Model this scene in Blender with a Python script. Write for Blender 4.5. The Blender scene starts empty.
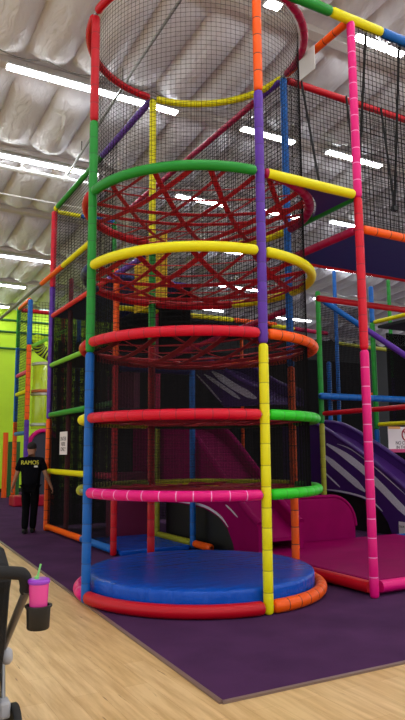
import bpy, math, random
from mathutils import Vector, Matrix
random.seed(7)
PI = math.pi
scene = bpy.context.scene
COL = scene.collection
G = 1.4                                   # module of the play frame, m
Z1, Z2, Z3, Z4, Z5, Z6 = 1.17, 1.98, 2.83, 3.72, 4.61, 6.89

# ------------------------------------------------------------------ materials
def lin(c):
    return tuple(((v / 255) / 12.92 if v / 255 <= 0.04045 else ((v / 255 + 0.055) / 1.055) ** 2.4) for v in c)

def mat(name, rgb, rough=0.5, metal=0.0, bump=0.0, bscale=40, vary=0.0, vscale=6, spec=0.5, emit=None, coat=0.0):
    m = bpy.data.materials.new(name); m.use_nodes = True
    nt = m.node_tree; b = nt.nodes['Principled BSDF']
    c = (*lin(rgb), 1)
    b.inputs['Base Color'].default_value = c
    b.inputs['Roughness'].default_value = rough
    b.inputs['Metallic'].default_value = metal
    b.inputs['Specular IOR Level'].default_value = spec
    if coat: b.inputs['Coat Weight'].default_value = coat
    if emit:
        b.inputs['Emission Color'].default_value = (*emit[0], 1); b.inputs['Emission Strength'].default_value = emit[1]
    if bump or vary:
        tc = nt.nodes.new('ShaderNodeTexCoord')
    if bump:
        n = nt.nodes.new('ShaderNodeTexNoise'); n.inputs['Scale'].default_value = bscale; n.inputs['Detail'].default_value = 4
        nt.links.new(tc.outputs['Object'], n.inputs['Vector'])
        bp = nt.nodes.new('ShaderNodeBump'); bp.inputs['Strength'].default_value = bump; bp.inputs['Distance'].default_value = 0.02
        nt.links.new(n.outputs['Fac'], bp.inputs['Height']); nt.links.new(bp.outputs['Normal'], b.inputs['Normal'])
    if vary:
        n2 = nt.nodes.new('ShaderNodeTexNoise'); n2.inputs['Scale'].default_value = vscale; n2.inputs['Detail'].default_value = 5
        nt.links.new(tc.outputs['Object'], n2.inputs['Vector'])
        r = nt.nodes.new('ShaderNodeValToRGB')
        r.color_ramp.elements[0].position = 0.3; r.color_ramp.elements[1].position = 0.7
        r.color_ramp.elements[0].color = (*[v * (1 - vary) for v in c[:3]], 1)
        r.color_ramp.elements[1].color = (*[min(1, v * (1 + vary)) for v in c[:3]], 1)
        nt.links.new(n2.outputs['Fac'], r.inputs['Fac']); nt.links.new(r.outputs['Color'], b.inputs['Base Color'])
    return m

RGB = dict(red=(186, 4, 26), yellow=(226, 216, 0), green=(28, 136, 44), bright_green=(36, 190, 26), blue=(14, 94, 176),
           purple=(88, 44, 152), orange=(240, 88, 0), pink=(222, 8, 118), magenta=(164, 4, 66), navy=(30, 30, 84),
           olive=(150, 150, 40), lime=(120, 190, 50), dark_green=(34, 92, 44), crimson=(204, 8, 40), brown=(112, 26, 40))
PAD = {k: mat('vinyl_' + k, v, rough=0.42, bump=0.12, bscale=28, spec=.3) for k, v in RGB.items()}
M = dict(
    tie_dark=mat('tie_dark', (40, 20, 20), 0.5), tie_pink=mat('tie_pink', (240, 150, 200), 0.5), tie_blue=mat('tie_blue', (14, 44, 90), .5),
    tie_yel=mat('tie_yellow', (150, 140, 20), .5),
    steel=mat('galvanised_steel', (150, 150, 150), 0.4, 0.9), grey_pipe=mat('painted_grey_pipe', (120, 118, 116), .5, .3),
    white_pipe=mat('white_pipe', (225, 225, 222), .45),
    net=mat('black_netting', (10, 10, 12), 0.8, spec=.2), mesh=mat('black_screen_mesh', (17, 15, 18), 0.85, spec=.15),
    ynet=mat('yellow_netting', (214, 180, 20), 0.7),
    strap=mat('red_webbing', (176, 16, 34), 0.6, bump=.2, bscale=120), black_strap=mat('black_webbing', (22, 22, 24), .7),
    deck=mat('navy_deck_vinyl', (40, 60, 150), .55, bump=.15, bscale=6), deckp=mat('purple_deck_vinyl', (58, 36, 110), .5),
    deckd=mat('dark_deck_vinyl', (22, 22, 40), .6),
    matblue=mat('blue_mat_vinyl', (0, 76, 182), .27, spec=.28),
    slidep=mat('purple_slide_plastic', (66, 30, 104), .4, spec=.35, vary=.08, vscale=3), slidem=mat('magenta_slide_plastic', (138, 0, 80), .5, spec=.05, vary=.08, vscale=3),
    white=mat('white_vinyl', (232, 230, 235), .5), stripe=mat('white_stripe', (205, 198, 214), .5, vary=.12, vscale=40),
    black=mat('black_plastic', (14, 14, 15), .45), foam=mat('black_foam', (20, 19, 20), .8, bump=.3, bscale=200),
    fabric=mat('black_fabric', (18, 17, 19), .9, bump=.3, bscale=150), wheel=mat('black_wheel', (24, 22, 22), .7), greyp=mat('grey_plastic', (176, 176, 182), .4),
    darkmetal=mat('dark_metal', (112, 108, 106), .4, .5),
    skin=mat('skin', (150, 104, 80), .55), shirt=mat('black_cotton', (8, 8, 15), .9, spec=.1), pants=mat('black_trousers', (6, 6, 9), .9, spec=.1),
    hair=mat('dark_hair', (26, 18, 15), .8, bump=.6, bscale=90), ink=mat('yellow_print', (212, 208, 60), .6), inkw=mat('white_print', (220, 222, 215), .6), shoe=mat('black_shoe', (12, 12, 12), .5),
    eye=mat('eye', (30, 20, 15), .2),
    paper=mat('white_sign', (226, 214, 218), .5), inkd=mat('dark_print', (60, 34, 44), .6), inkr=mat('red_print', (170, 26, 60), .6), signo=mat('orange_print', (226, 160, 90), .6), signp=mat('pink_print', (205, 60, 120), .6),
    lamp=mat('lit_tube', (255, 255, 255), .5, emit=((.95, .98, 1), 27.0)), housing=mat('white_enamel', (215, 215, 215), .4),
    cup=mat('pink_cup', (226, 70, 150), .2), lid=mat('purple_lid', (150, 50, 190), .3), straw=mat('green_straw', (120, 200, 110), .3),
    purlin=mat('grey_purlin', (205, 200, 196), .6), panel=mat('white_board', (205, 203, 200), .5),
    lime_tube=mat('lime_tube_plastic', (190, 220, 40), .18, coat=.6), silver=mat('silver_band', (190, 186, 180), .3, .6), tube_or=mat('orange_band', (200, 100, 40), .4),
    padred=mat('red_pad', (178, 10, 44), .45, bump=.1, bscale=8), gpanel=mat('green_panel', (34, 92, 40), .5),
    dwall=mat('charcoal_wall', (17, 15, 19), .8, vary=.2, vscale=2), maroon=mat('maroon_vinyl', (110, 10, 62), .5),
)
# lime wall
M['lime'] = mat('lime_wall_paint', (172, 210, 14), .55, vary=.05, vscale=1.5)
# wrinkles of the loose blue vinyl
def wrinkle(m):
    nt = m.node_tree; b = nt.nodes['Principled BSDF']; L = nt.links; tc = nt.nodes.new('ShaderNodeTexCoord'); prev = None
    for rot, sc, st in ((.5, (1.2, 9, 1), .5), (-.75, (1.5, 7, 1), .35), (0, (5, 5, 5), .25)):
        mp = nt.nodes.new('ShaderNodeMapping'); mp.inputs['Rotation'].default_value = (0, 0, rot); mp.inputs['Scale'].default_value = sc
        n = nt.nodes.new('ShaderNodeTexNoise'); n.inputs['Scale'].default_value = 1; n.inputs['Detail'].default_value = 3; n.inputs['Distortion'].default_value = 1.2
        bp = nt.nodes.new('ShaderNodeBump'); bp.inputs['Strength'].default_value = st; bp.inputs['Distance'].default_value = .06
        L.new(tc.outputs['Object'], mp.inputs['Vector']); L.new(mp.outputs[0], n.inputs['Vector']); L.new(n.outputs['Fac'], bp.inputs['Height'])
        if prev: L.new(prev.outputs[0], bp.inputs['Normal'])
        prev = bp
    L.new(prev.outputs[0], b.inputs['Normal'])
wrinkle(M['matblue'])
# carpet
def carpet_mat():
    m = mat('purple_carpet', (74, 40, 92), .95, spec=.1)
    nt = m.node_tree; b = nt.nodes['Principled BSDF']; tc = nt.nodes.new('ShaderNodeTexCoord')
    n = nt.nodes.new('ShaderNodeTexNoise'); n.inputs['Scale'].default_value = 1.6; n.inputs['Detail'].default_value = 6
    n2 = nt.nodes.new('ShaderNodeTexNoise'); n2.inputs['Scale'].default_value = 160
    mx = nt.nodes.new('ShaderNodeMix'); mx.data_type = 'FLOAT'; mx.inputs[0].default_value = .4
    r = nt.nodes.new('ShaderNodeValToRGB'); r.color_ramp.elements[0].position = .35; r.color_ramp.elements[1].position = .65
    r.color_ramp.elements[0].color = (*lin((60, 32, 66)), 1); r.color_ramp.elements[1].color = (*lin((80, 45, 84)), 1)
    nt.links.new(tc.outputs['Object'], n.inputs['Vector']); nt.links.new(tc.outputs['Object'], n2.inputs['Vector'])
    nt.links.new(n.outputs['Fac'], mx.inputs[2]); nt.links.new(n2.outputs['Fac'], mx.inputs[3])
    nt.links.new(mx.outputs[0], r.inputs['Fac']); nt.links.new(r.outputs['Color'], b.inputs['Base Color'])
    bp = nt.nodes.new('ShaderNodeBump'); bp.inputs['Strength'].default_value = .5; bp.inputs['Distance'].default_value = .01
    nt.links.new(n2.outputs['Fac'], bp.inputs['Height']); nt.links.new(bp.outputs['Normal'], b.inputs['Normal'])
    return m
M['carpet'] = carpet_mat()
# wood planks running along Y
def wood_mat():
    m = mat('pale_wood_planks', (205, 168, 112), .42)
    nt = m.node_tree; b = nt.nodes['Principled BSDF']; L = nt.links
    tc = nt.nodes.new('ShaderNodeTexCoord')
    mp = nt.nodes.new('ShaderNodeMapping'); mp.inputs['Rotation'].default_value = (0, 0, PI / 2)
    L.new(tc.outputs['Object'], mp.inputs['Vector'])
    br = nt.nodes.new('ShaderNodeTexBrick'); br.offset = .37
    br.inputs['Scale'].default_value = 1; br.inputs['Brick Width'].default_value = 1.25; br.inputs['Row Height'].default_value = .18
    br.inputs['Mortar Size'].default_value = .0012; br.inputs['Bias'].default_value = 0
    br.inputs['Color1'].default_value = (*lin((222, 188, 136)), 1); br.inputs['Color2'].default_value = (*lin((212, 175, 120)), 1)
    br.inputs['Mortar'].default_value = (*lin((190, 148, 96)), 1)
    L.new(mp.outputs[0], br.inputs['Vector'])
    mg = nt.nodes.new('ShaderNodeMapping'); mg.inputs['Scale'].default_value = (14, 1.1, 1)
    L.new(tc.outputs['Object'], mg.inputs['Vector'])
    n = nt.nodes.new('ShaderNodeTexNoise'); n.inputs['Scale'].default_value = 1.2; n.inputs['Detail'].default_value = 6; n.inputs['Roughness'].default_value = .6
    L.new(mg.outputs[0], n.inputs['Vector'])
    r = nt.nodes.new('ShaderNodeValToRGB'); r.color_ramp.elements[0].position = .36; r.color_ramp.elements[1].position = .62
    r.color_ramp.elements[0].color = (.74, .66, .56, 1); r.color_ramp.elements[1].color = (1.0, 1.0, 1.0, 1)
    L.new(n.outputs['Fac'], r.inputs['Fac'])
    mx = nt.nodes.new('ShaderNodeMix'); mx.data_type = 'RGBA'; mx.blend_type = 'MULTIPLY'; mx.inputs[0].default_value = 1
    L.new(br.outputs['Color'], mx.inputs[6]); L.new(r.outputs['Color'], mx.inputs[7])
    # short dark mineral streaks
    ms = nt.nodes.new('ShaderNodeMapping'); ms.inputs['Scale'].default_value = (30, 3.2, 1); L.new(tc.outputs['Object'], ms.inputs['Vector'])
    ns = nt.nodes.new('ShaderNodeTexNoise'); ns.inputs['Scale'].default_value = 1.0; ns.inputs['Detail'].default_value = 2; L.new(ms.outputs[0], ns.inputs['Vector'])
    rs = nt.nodes.new('ShaderNodeValToRGB'); rs.color_ramp.elements[0].position = .70; rs.color_ramp.elements[1].position = .76
    rs.color_ramp.elements[0].color = (1, 1, 1, 1); rs.color_ramp.elements[1].color = (.42, .33, .25, 1)
    L.new(ns.outputs['Fac'], rs.inputs['Fac'])
    m2 = nt.nodes.new('ShaderNodeMix'); m2.data_type = 'RGBA'; m2.blend_type = 'MULTIPLY'; m2.inputs[0].default_value = 1
    L.new(mx.outputs[2], m2.inputs[6]); L.new(rs.outputs['Color'], m2.inputs[7])
    L.new(m2.outputs[2], b.inputs['Base Color'])
    return m
M['wood'] = wood_mat()
def ceil_mat():
    m = mat('white_insulation_facing', (222, 222, 228), .5)
    nt = m.node_tree; b = nt.nodes['Principled BSDF']; L = nt.links; tc = nt.nodes.new('ShaderNodeTexCoord')
    mp = nt.nodes.new('ShaderNodeMapping'); mp.inputs['Scale'].default_value = (2.2, .9, 1); mp.inputs['Rotation'].default_value = (0, 0, .5)
    L.new(tc.outputs['Object'], mp.inputs['Vector'])
    n = nt.nodes.new('ShaderNodeTexNoise'); n.inputs['Scale'].default_value = 2.4; n.inputs['Detail'].default_value = 3; n.inputs['Distortion'].default_value = .6
    L.new(mp.outputs[0], n.inputs['Vector'])
    bp = nt.nodes.new('ShaderNodeBump'); bp.inputs['Strength'].default_value = .6; bp.inputs['Distance'].default_value = .12
    L.new(n.outputs['Fac'], bp.inputs['Height']); L.new(bp.outputs['Normal'], b.inputs['Normal'])
    return m
M['ceil'] = ceil_mat()

# ------------------------------------------------------------------ builders
class MB:
    def __init__(s): s.v = []; s.f = []; s.m = []
    def add(s, v, f, mi=0):
        o = len(s.v); s.v += [tuple(p) for p in v]
        for q in f: s.f.append([o + i for i in q]); s.m.append(mi)
        return s
    def box(s, c, d, rz=0, mi=0, rot=None):
        R = rot if rot is not None else Matrix.Rotation(rz, 3, 'Z'); c = Vector(c)
        v = [c + R @ Vector((x * d[0] / 2, y * d[1] / 2, z * d[2] / 2)) for z in (-1, 1) for x, y in ((-1, -1), (1, -1), (1, 1), (-1, 1))]
        return s.add(v, [(3, 2, 1, 0), (4, 5, 6, 7), (0, 1, 5, 4), (1, 2, 6, 5), (2, 3, 7, 6), (3, 0, 4, 7)], mi)
    def bar(s, a, b, w, t, up=(0, 0, 1), mi=0):
        a = Vector(a); b = Vector(b); d = b - a; L = d.length
        if L < 1e-6: return s
        x = d / L; u = Vector(up); y = u.cross(x)
        if y.length < 1e-4: y = Vector((1, 0, 0)).cross(x)
        y.normalize(); z = x.cross(y)
        R = Matrix((x, y, z)).transposed()
        return s.box((a + b) / 2, (L, w, t), rot=R, mi=mi)
    def tube(s, pts, rad, seg=12, closed=False, cap=True, mis=None):
        pts = [Vector(p) for p in pts]; n = len(pts)
        if not hasattr(rad, '__len__'): rad = [rad] * n
        fr = []; prev = None
        for i in range(n):
            if closed: t = pts[(i + 1) % n] - pts[i - 1]
            else: t = pts[min(i + 1, n - 1)] - pts[max(i - 1, 0)]
            t.normalize()
            if prev is None:
                u = Vector((0, 0, 1)) if abs(t.z) < .9 else Vector((1, 0, 0))
                nx = u.cross(t).normalized()
            else:
                nx = prev - t * prev.dot(t); nx.normalize()
            prev = nx; fr.append((nx, t.cross(nx)))
        o = len(s.v)
        for i in range(n):
            a, b = fr[i]
            for k in range(seg):
                th = 2 * PI * k / seg
                s.v.append(tuple(pts[i] + (a * math.cos(th) + b * math.sin(th)) * rad[i]))
        for i in range(n if closed else n - 1):
            j = (i + 1) % n
            for k in range(seg):
                k2 = (k + 1) % seg
                s.f.append([o + i * seg + k, o + i * seg + k2, o + j * seg + k2, o + j * seg + k]); s.m.append(mis[i] if mis else 0)
        if cap and not closed:
            s.f.append([o + k for k in range(seg)][::-1]); s.m.append(0)
            s.f.append([o + (n - 1) * seg + k for k in range(seg)]); s.m.append(0)
        return s
    def lathe(s, prof, c=(0, 0, 0), seg=24, mi=0):
        o = len(s.v); n = len(prof)
        for r, z in prof:
            for k in range(seg):
                th = 2 * PI * k / seg; s.v.append((c[0] + r * math.cos(th), c[1] + r * math.sin(th), c[2] + z))
        for i in range(n - 1):
            for k in range(seg):
                k2 = (k + 1) % seg; s.f.append([o + i * seg + k, o + i * seg + k2, o + (i + 1) * seg + k2, o + (i + 1) * seg + k]); s.m.append(mi)
        s.f.append([o + k for k in range(seg)][::-1]); s.m.append(mi)
        s.f.append([o + (n - 1) * seg + k for k in range(seg)]); s.m.append(mi)
        return s
    def prism(s, poly, axis, a, b, mi=0):
        """poly of 2-D points extruded along axis 'X','Y','Z' from a to b (concave allowed)"""
        def P(p, t): return {'X': (t, p[0], p[1]), 'Y': (p[0], t, p[1]), 'Z': (p[0], p[1], t)}[axis]
        n = len(poly); o = len(s.v)
        s.v += [P(p, a) for p in poly] + [P(p, b) for p in poly]
        s.f.append([o + i for i in range(n)][::-1]); s.f.append([o + n + i for i in range(n)]); s.m += [mi, mi]
        for i in range(n):
            j = (i + 1) % n; s.f.append([o + i, o + j, o + n + j, o + n + i]); s.m.append(mi)
        return s
    def build(s, name, mats, parent=None, smooth=False, label=None, bevel=0):
        me = bpy.data.meshes.new(name); me.from_pydata(s.v, [], s.f)
        if not isinstance(mats, (list, tuple)): mats = [mats]
        for m in mats: me.materials.append(m)
        if len(mats) > 1: me.polygons.foreach_set('material_index', s.m)
        import bmesh
        bm = bmesh.new(); bm.from_mesh(me); bmesh.ops.recalc_face_normals(bm, faces=bm.faces); bm.to_mesh(me); bm.free()
        if smooth:
            me.polygons.foreach_set('use_smooth', [True] * len(me.polygons))
            me.set_sharp_from_angle(angle=math.radians(50))
        o = bpy.data.objects.new(name, me); COL.objects.link(o)
        if parent: o.parent = parent
        if bevel:
            b = o.modifiers.new('bevel', 'BEVEL'); b.width = bevel; b.segments = 2; b.limit_method = 'ANGLE'
        if label: o['label'] = label
        return o

def tag(o, label, cat, group=None):
    o['label'] = label; o['category'] = cat
    if group: o['group'] = group
    return o
def struct(o): o['kind'] = 'structure'; return o
def thing(name, label, cat, loc=(0, 0, 0), group=None):
    o = bpy.data.objects.new(name, None); o.location = loc; o.empty_display_size = .1; COL.objects.link(o)
    return tag(o, label, cat, group)
def rebase(root, z0=None):
    """move an Empty to the base of its parts without moving the parts"""
    pts = []
    for ch in root.children:
        if ch.type == 'MESH': pts += [ch.matrix_basis @ v.co for v in ch.data.vertices]
    lo = [min(p[i] for p in pts) for i in range(3)]; hi = [max(p[i] for p in pts) for i in range(3)]
    loc = Vector(((lo[0] + hi[0]) / 2, (lo[1] + hi[1]) / 2, lo[2] if z0 is None else z0))
    root.location = loc
    for ch in root.children: ch.location = Vector(ch.location) - loc

TIE = dict(pink='tie_pink', orange='tie_dark')
TIEM = {k: mat('tie_' + k, [c * .76 for c in v], .5) for k, v in RGB.items()}
def pad(pts_fn, L, r, color, parent, label=None, tie=True, step=.17, seg=14, curved=False):
    """foam tube along a path function t(0..L)->point, pinched at every tie, rounded at its ends"""
    ts = [(0, .55), (.012, .86), (.035, 1.0)]; mis = [0, 0, 0]
    n = max(1, round(L / step)); last = .035
    for i in range(1, n):
        c = L * i / n + random.uniform(-.012, .012)
        if curved:
            k = max(1, int((c - .012 - last) / .06))
            for q in range(1, k): ts.append((last + (c - .012 - last) * q / k, 1.0)); mis.append(0)
        if tie:
            ts += [(c - .012, 1.0), (c - .005, .965), (c + .005, .965), (c + .012, 1.0)]; mis += [0, 1, 0, 0]
        else: ts += [(c, 1.0 + random.uniform(-.02, .02))]; mis += [0]
        last = c + .012
    if curved:
        c = L - .035; k = max(1, int((c - last) / .06))
        for q in range(1, k): ts.append((last + (c - last) * q / k, 1.0)); mis.append(0)
    ts += [(L - .035, 1.0), (L - .012, .86), (L, .55)]; mis += [0, 0, 0]
    mb = MB(); mb.tube([pts_fn(t) for t, _ in ts], [r * k for _, k in ts], seg=seg, mis=mis)
    return mb.build('foam_pad', [PAD[color], M[TIE[color]] if color in TIE else TIEM[color]], parent, smooth=True, label=label or color.replace('_', ' ') + ' foam pad')

def padded(kind, a, b, segs, parent, r=.058, tie=True, step=.215, inset=.0):
    """steel tube a->b as a part; its foam pads, one per colour, as sub-parts. segs: [(end fraction, colour)]"""
    a = Vector(a); b = Vector(b); L = (b - a).length; d = (b - a) / L
    core = MB().tube([a, b], .024, seg=10).build(kind, M['steel'], parent, smooth=True)
    t0 = inset
    for i, (e, c) in enumerate(segs):
        t1 = e * L if i < len(segs) - 1 else L - inset
        if c: 
            s0 = t0
            pad(lambda t, s0=s0: a + d * (s0 + t), t1 - t0, r, c, core, tie=tie, step=step)
        t0 = t1
    return core
def pole(x, y, h, segs, parent, r=.051, z0=.012, **k):
    """segs given as heights from top: [(z_low, colour), ...] listed bottom-up as (z_top, colour)"""
    return padded('pole', (x, y, z0), (x, y, h), [((z - z0) / (h - z0), c) for z, c in segs], parent, r=r, **k)

def net_flat(p0, u, v, cell, th, parent, name='net', material='net', holes=None):
    """knotted net spanning the parallelogram p0,u,v; strands have square section"""
    p0 = Vector(p0); u = Vector(u); v = Vector(v); mb = MB()
    nrm = u.cross(v).normalized()
    nu = max(1, round(u.length / cell)); nv = max(1, round(v.length / cell))
    for i in range(nu + 1): mb.bar(p0 + u * (i / nu), p0 + u * (i / nu) + v, th, th, up=nrm)
    for j in range(nv + 1): mb.bar(p0 + v * (j / nv), p0 + v * (j / nv) + u, th, th, up=nrm)
    return mb.build(name, M[material], parent)
def net_drum(c, r, z0, z1, cell, th, parent, name='net', material='net', seg=56, a0=0, a1=2 * PI):
    mb = MB(); n = round((a1 - a0) * r / cell); full = abs(a1 - a0 - 2 * PI) < 1e-6
    for i in range(n + (0 if full else 1)):
        a = a0 + (a1 - a0) * i / n; p = (c[0] + r * math.cos(a), c[1] + r * math.sin(a))
        mb.tube([(p[0], p[1], z0), (p[0], p[1], z1)], th / 1.6, seg=3, cap=False)
    m = round((z1 - z0) / cell)
    for j in range(m + 1):
        z = z0 + (z1 - z0) * j / m
        pts = [(c[0] + r * math.cos(a0 + (a1 - a0) * k / seg), c[1] + r * math.sin(a0 + (a1 - a0) * k / seg), z) for k in range(seg + (0 if full else 1))]
        mb.tube(pts, th / 1.6, seg=3, closed=full, cap=False)
    return mb.build(name, M[material], parent)

# ------------------------------------------------------------------ room
CZ0, CS = 9.0, .065
def cz(y): return CZ0 - CS * y
struct(MB().box((6, 2, -.1), (44, 40, .2)).build('floor', M['wood']))
def ceiling():
    LOB, BAY, BAND = .83, 3.1, .66
    xs = []; x = -14.2
    nx = 46; sub = 9
    mb = MB(); X0 = -1.33 - LOB * 16; rows = []
    ys = []
    y0 = 4.0 - BAY * 6
    for b in range(12):
        base = y0 + b * BAY
        ys.append((base, None)); ys.append((base + BAND - .02, None))
        for k in range(1, 13): ys.append((base + BAND + (BAY - BAND) * (k - .5) / 12.0 , (b, (k - .5) / 12)))
    nxs = nx * sub + 1
    for (y, info) in ys:
        row = []
        for i in range(nxs):
            l = i // sub; u = (i % sub) / sub; x = X0 + LOB * (i / sub)
            d = 0
            if info:
                b, v = info; rnd = math.sin(l * 12.9898 + b * 78.233) * 43758.5453; rnd -= math.floor(rnd)
                w = 1 - abs(2 * v - 1) ** 5
                d = (.20 + .10 * rnd) * (math.sin(PI * u) ** .7) * max(0, w) ** .6
                if v > .75: d *= 1 + .25 * rnd
            row.append(len(mb.v)); mb.v.append((x, y, cz(y) - d))
        rows.append(row)
    for j in range(len(rows) - 1):
        for i in range(nxs - 1):
            mb.f.append([rows[j][i], rows[j][i + 1], rows[j + 1][i + 1], rows[j + 1][i]]); mb.m.append(0)
    o = mb.build('ceiling', M['ceil'], smooth=True); struct(o)
    MBt = MB()
    n = 1
    for b in range(13):
        y = y0 + b * BAY + BAND / 2
        if y > 20.2: continue
        struct(MB().box((6, y, cz(y) - .07), (40, .2, .12), rot=Matrix.Rotation(-math.atan(CS), 3, 'X')).build('trim_%d' % n, M['purlin'])); n += 1
ceiling()
# back wall: lime at the left end, charcoal behind the play frames
WY = 20.3
struct(MB().box((-4.75, WY + .1, 3.9), (22.5, .2, 7.8)).build('wall_back', M['lime']))
struct(MB().box((17.0, WY + .1, 3.9), (20.98, .2, 7.8)).build('wall_back_dark', M['dwall']))
struct(MB().box((-4.75, WY - .03, .08), (22.4, .05, .16)).build('baseboard_back', M['dwall']))
for k, z in enumerate((7.1, 6.6, 5.9)):
    struct(MB().tube([(-15.9, WY - .05, z), (6.4, WY - .05, z)], .045, seg=8).build('trim_%d' % (30 + k), M['gpanel'], smooth=True))

# carpet with its edge strip
cp = [(-1.14, 6.0), (-1.54, -3.09), (26.5, -3.35), (26.5, 20.0), (-.6, 20.0)]
tag(MB().prism(cp, 'Z', .001, .012).build('carpet', M['carpet']), 'purple carpet under the play structures, its corner meeting the wood floor', 'carpet')
es = MB()
for a, b in (((-1.14, 6.0), (-1.54, -3.09)), ((-1.54, -3.09), (26.5, -3.35)), ((-1.14, 6.0), (-.6, 20))):
    d = Vector((b[0] - a[0], b[1] - a[1], 0)).normalized(); nn = Vector((d.y, -d.x, 0)) * -.0
    es.bar((a[0], a[1], .008), (b[0], b[1], .008), .035, .014)
struct(es.build('trim_40', mat('edge_strip', (120, 96, 86), .4)))

# strip lights
def fixture(x0, x1, y, label, dy=0, group=None):
    z = cz(y) - .26
    t = thing('strip_light', label, 'light', ((x0 + x1) / 2, y, z + .08), group)
    L = x1 - x0
    h = MB().prism([(-.10, -.075), (.10, -.075), (.10, -.055), (.05, .0), (-.05, .0), (-.10, -.055)], 'X', -L / 2 - .02, L / 2 + .02).build('housing', M['housing'], t)
    l = MB().prism([(-.085, 0), (-.07, -.025), (-.03, -.036), (.03, -.036), (.07, -.025), (.085, 0)], 'X', -L / 2, L / 2).build('lamp_tube', M['lamp'], t); l.location = (0, 0, -.076)
    hg = MB()
    for s in (-.4, .4): hg.bar((s * L, 0, -.01), (s * L, 0, .08), .012, .012)
    hg.build('hanger', M['steel'], t)
VIS = [(-1.6, 1.78, 4.16, 'long bright strip light left of the climbing tower top'), (3.33, 4.68, 4.08, 'strip light seen between the purple pole and the blue pole'),
       (5.67, 7.3, 4.06, 'strip light just right of the tall pink pole, high up'), (-2.4, 1.25, 7.36, 'long strip light above the white sprinkler main, left'),
       (3.5, 5.0, 7.55, 'strip light seen through the green ring web, left of the purple pole'), (6.1, 7.4, 7.4, 'strip light seen through the green ring web, right of the purple pole'),
       (8.4, 9.9, 7.2, 'strip light low behind the pink pole above the deck'), (3.55, 4.65, .78, 'nearest strip light behind the yellow top beam'), (1.72, 1.95, .8, 'short strip light at the top behind the orange pole'),
       (-1.6, 1.94, 13.7, 'third strip light row left, above the lime wall'), (-1.2, 1.8, 16.7, 'fourth strip light row left, close to the lime wall'),
       (-.6, 1.82, 19.5, 'last strip light at left against the lime wall'), (3.1, 5.2, 19.5, 'strip light beyond the red pole at left, by the back wall')]
for x0, x1, y, lb in VIS: fixture(x0, x1, y, lb)
for y in (13.7, 16.8):
    for x in (8.2, 13.0): fixture(x, x + 2.2, y, 'distant strip light far behind the play frame at right', group='far strip lights')
for y in (10.5,):
    for x in (5.2, 11.0): fixture(x, x + 2.2, y, 'added strip light behind the play frame over the slides', group='added mid strip lights')  # row added for its light above the slides
for y in (-2.1, -5.2, -8.3, -11.4):
    for x in (-6.5, -2.0, 2.5, 7.0, 11.5): fixture(x, x + 2.6, y, 'unseen white strip light added over the open wood floor for front light', group='added front strip lights')  # out-of-view rows added to light the scene from the front
for y in (1.0, 4.3, 7.6):
    fixture(11.2, 13.6, y, 'strip light out at the far right of the hall', group='right strip lights')
    fixture(-7.5, -5.1, y, 'strip light out at the far left of the hall', group='left strip lights')

# sprinkler pipes and cables
t = MB()
t.tube([(-3.5, 7.42, 8.02), (1.6, 7.42, 8.02)], .05, seg=10)
for x in (-.55, .49): t.tube([(x, 7.42, 8.02), (x, 7.42, cz(7.4) - .05)], .015, seg=6); t.tube([(x - .06, 7.42, 8.02), (x + .06, 7.42, 8.02)], .075, seg=10)
tag(t.build('sprinkler_main', M['white_pipe'], smooth=True), 'white sprinkler main pipe hung below the ceiling at left', 'pipe')
t = MB().tube([(.49, 7.40, 8.09), (.36, 3.0, 8.36), (.3, -3, 8.72)], .026, seg=8)
for y in (6.2, 3.6): t.tube([(.46 if y > 5 else .38, y, 8.12 + (7.4 - y) * .061), (.46 if y > 5 else .38, y, cz(y) - .02)], .012, seg=6)
tag(t.build('sprinkler_branch', M['steel'], smooth=True), 'thin steel sprinkler branch pipe rising over the tower net', 'pipe')
tag(MB().tube([(-3, 8.9, 8.0), (2.2, 8.95, 8.0)], .018, seg=6).build('conduit', M['white_pipe'], smooth=True), 'thin white conduit just below the sprinkler main', 'conduit')
cpts = []
for i in range(60):
    u = i / 59; x = -4 + 6 * u; cpts.append((x, 3.72, 8.52 - .1 * abs(math.sin(u * PI * 6))))
tag(MB().tube(cpts, .009, seg=6).build('ceiling_cable', M['grey_pipe'], smooth=True), 'slack dark cable looping along the ceiling beam at left', 'cable')

# ------------------------------------------------------------------ climbing tower
R0 = G; RT = .056
tw = thing('climbing_tower', 'round multicoloured climbing tower of padded rings and netting over a blue mat', 'climbing tower')
pole(-G, 0, 6.86, [(2.72, 'blue'), (5.5, 'green'), (6.86, 'red')], tw)
pole(0, -G, 6.86, [(2.72, 'yellow'), (5.55, 'purple'), (6.86, 'orange')], tw)
pole(0, G, 6.86, [(3.1, 'red'), (4.5, 'green'), (6.86, 'yellow')], tw)
pole(G, 0, 6.86, [(2.72, 'orange'), (6.86, 'blue')], tw)
def ring(z, ab, bd, dc, ca, r=RT):
    core = MB().tube([(R0 * math.cos(2 * PI * k / 72), R0 * math.sin(2 * PI * k / 72), z) for k in range(72)], .024, seg=8, closed=True).build('ring', M['steel'], tw, smooth=True)
    for (a0, c) in ((180, ab), (270, bd), (0, dc), (90, ca)):
        cs = c if isinstance(c, (list, tuple)) else [(1, c)]
        A0 = math.radians(a0) + .04; A1 = math.radians(a0 + 90) - .04; p = 0
        for e, cc in cs:
            s0 = A0 + (A1 - A0) * p; s1 = A0 + (A1 - A0) * e; p = e
            if not cc: continue
            pad(lambda t, s0=s0: (R0 * math.cos(s0 + t / R0), R0 * math.sin(s0 + t / R0), z), (s1 - s0) * R0, r, cc, core, curved=True, step=.17,
                tie=(cc not in ('red', 'yellow', 'green')))
ring(.08, 'red', 'orange', 'orange', 'pink', r=.068)
ring(Z1, 'pink', 'bright_green', 'yellow', [(.86, 'olive'), (1, None)])
ring(Z2, 'crimson', 'bright_green', 'dark_green', 'yellow')
ring(Z3, 'crimson', 'orange', [(.5, 'orange'), (1, 'red')], 'red')
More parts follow.
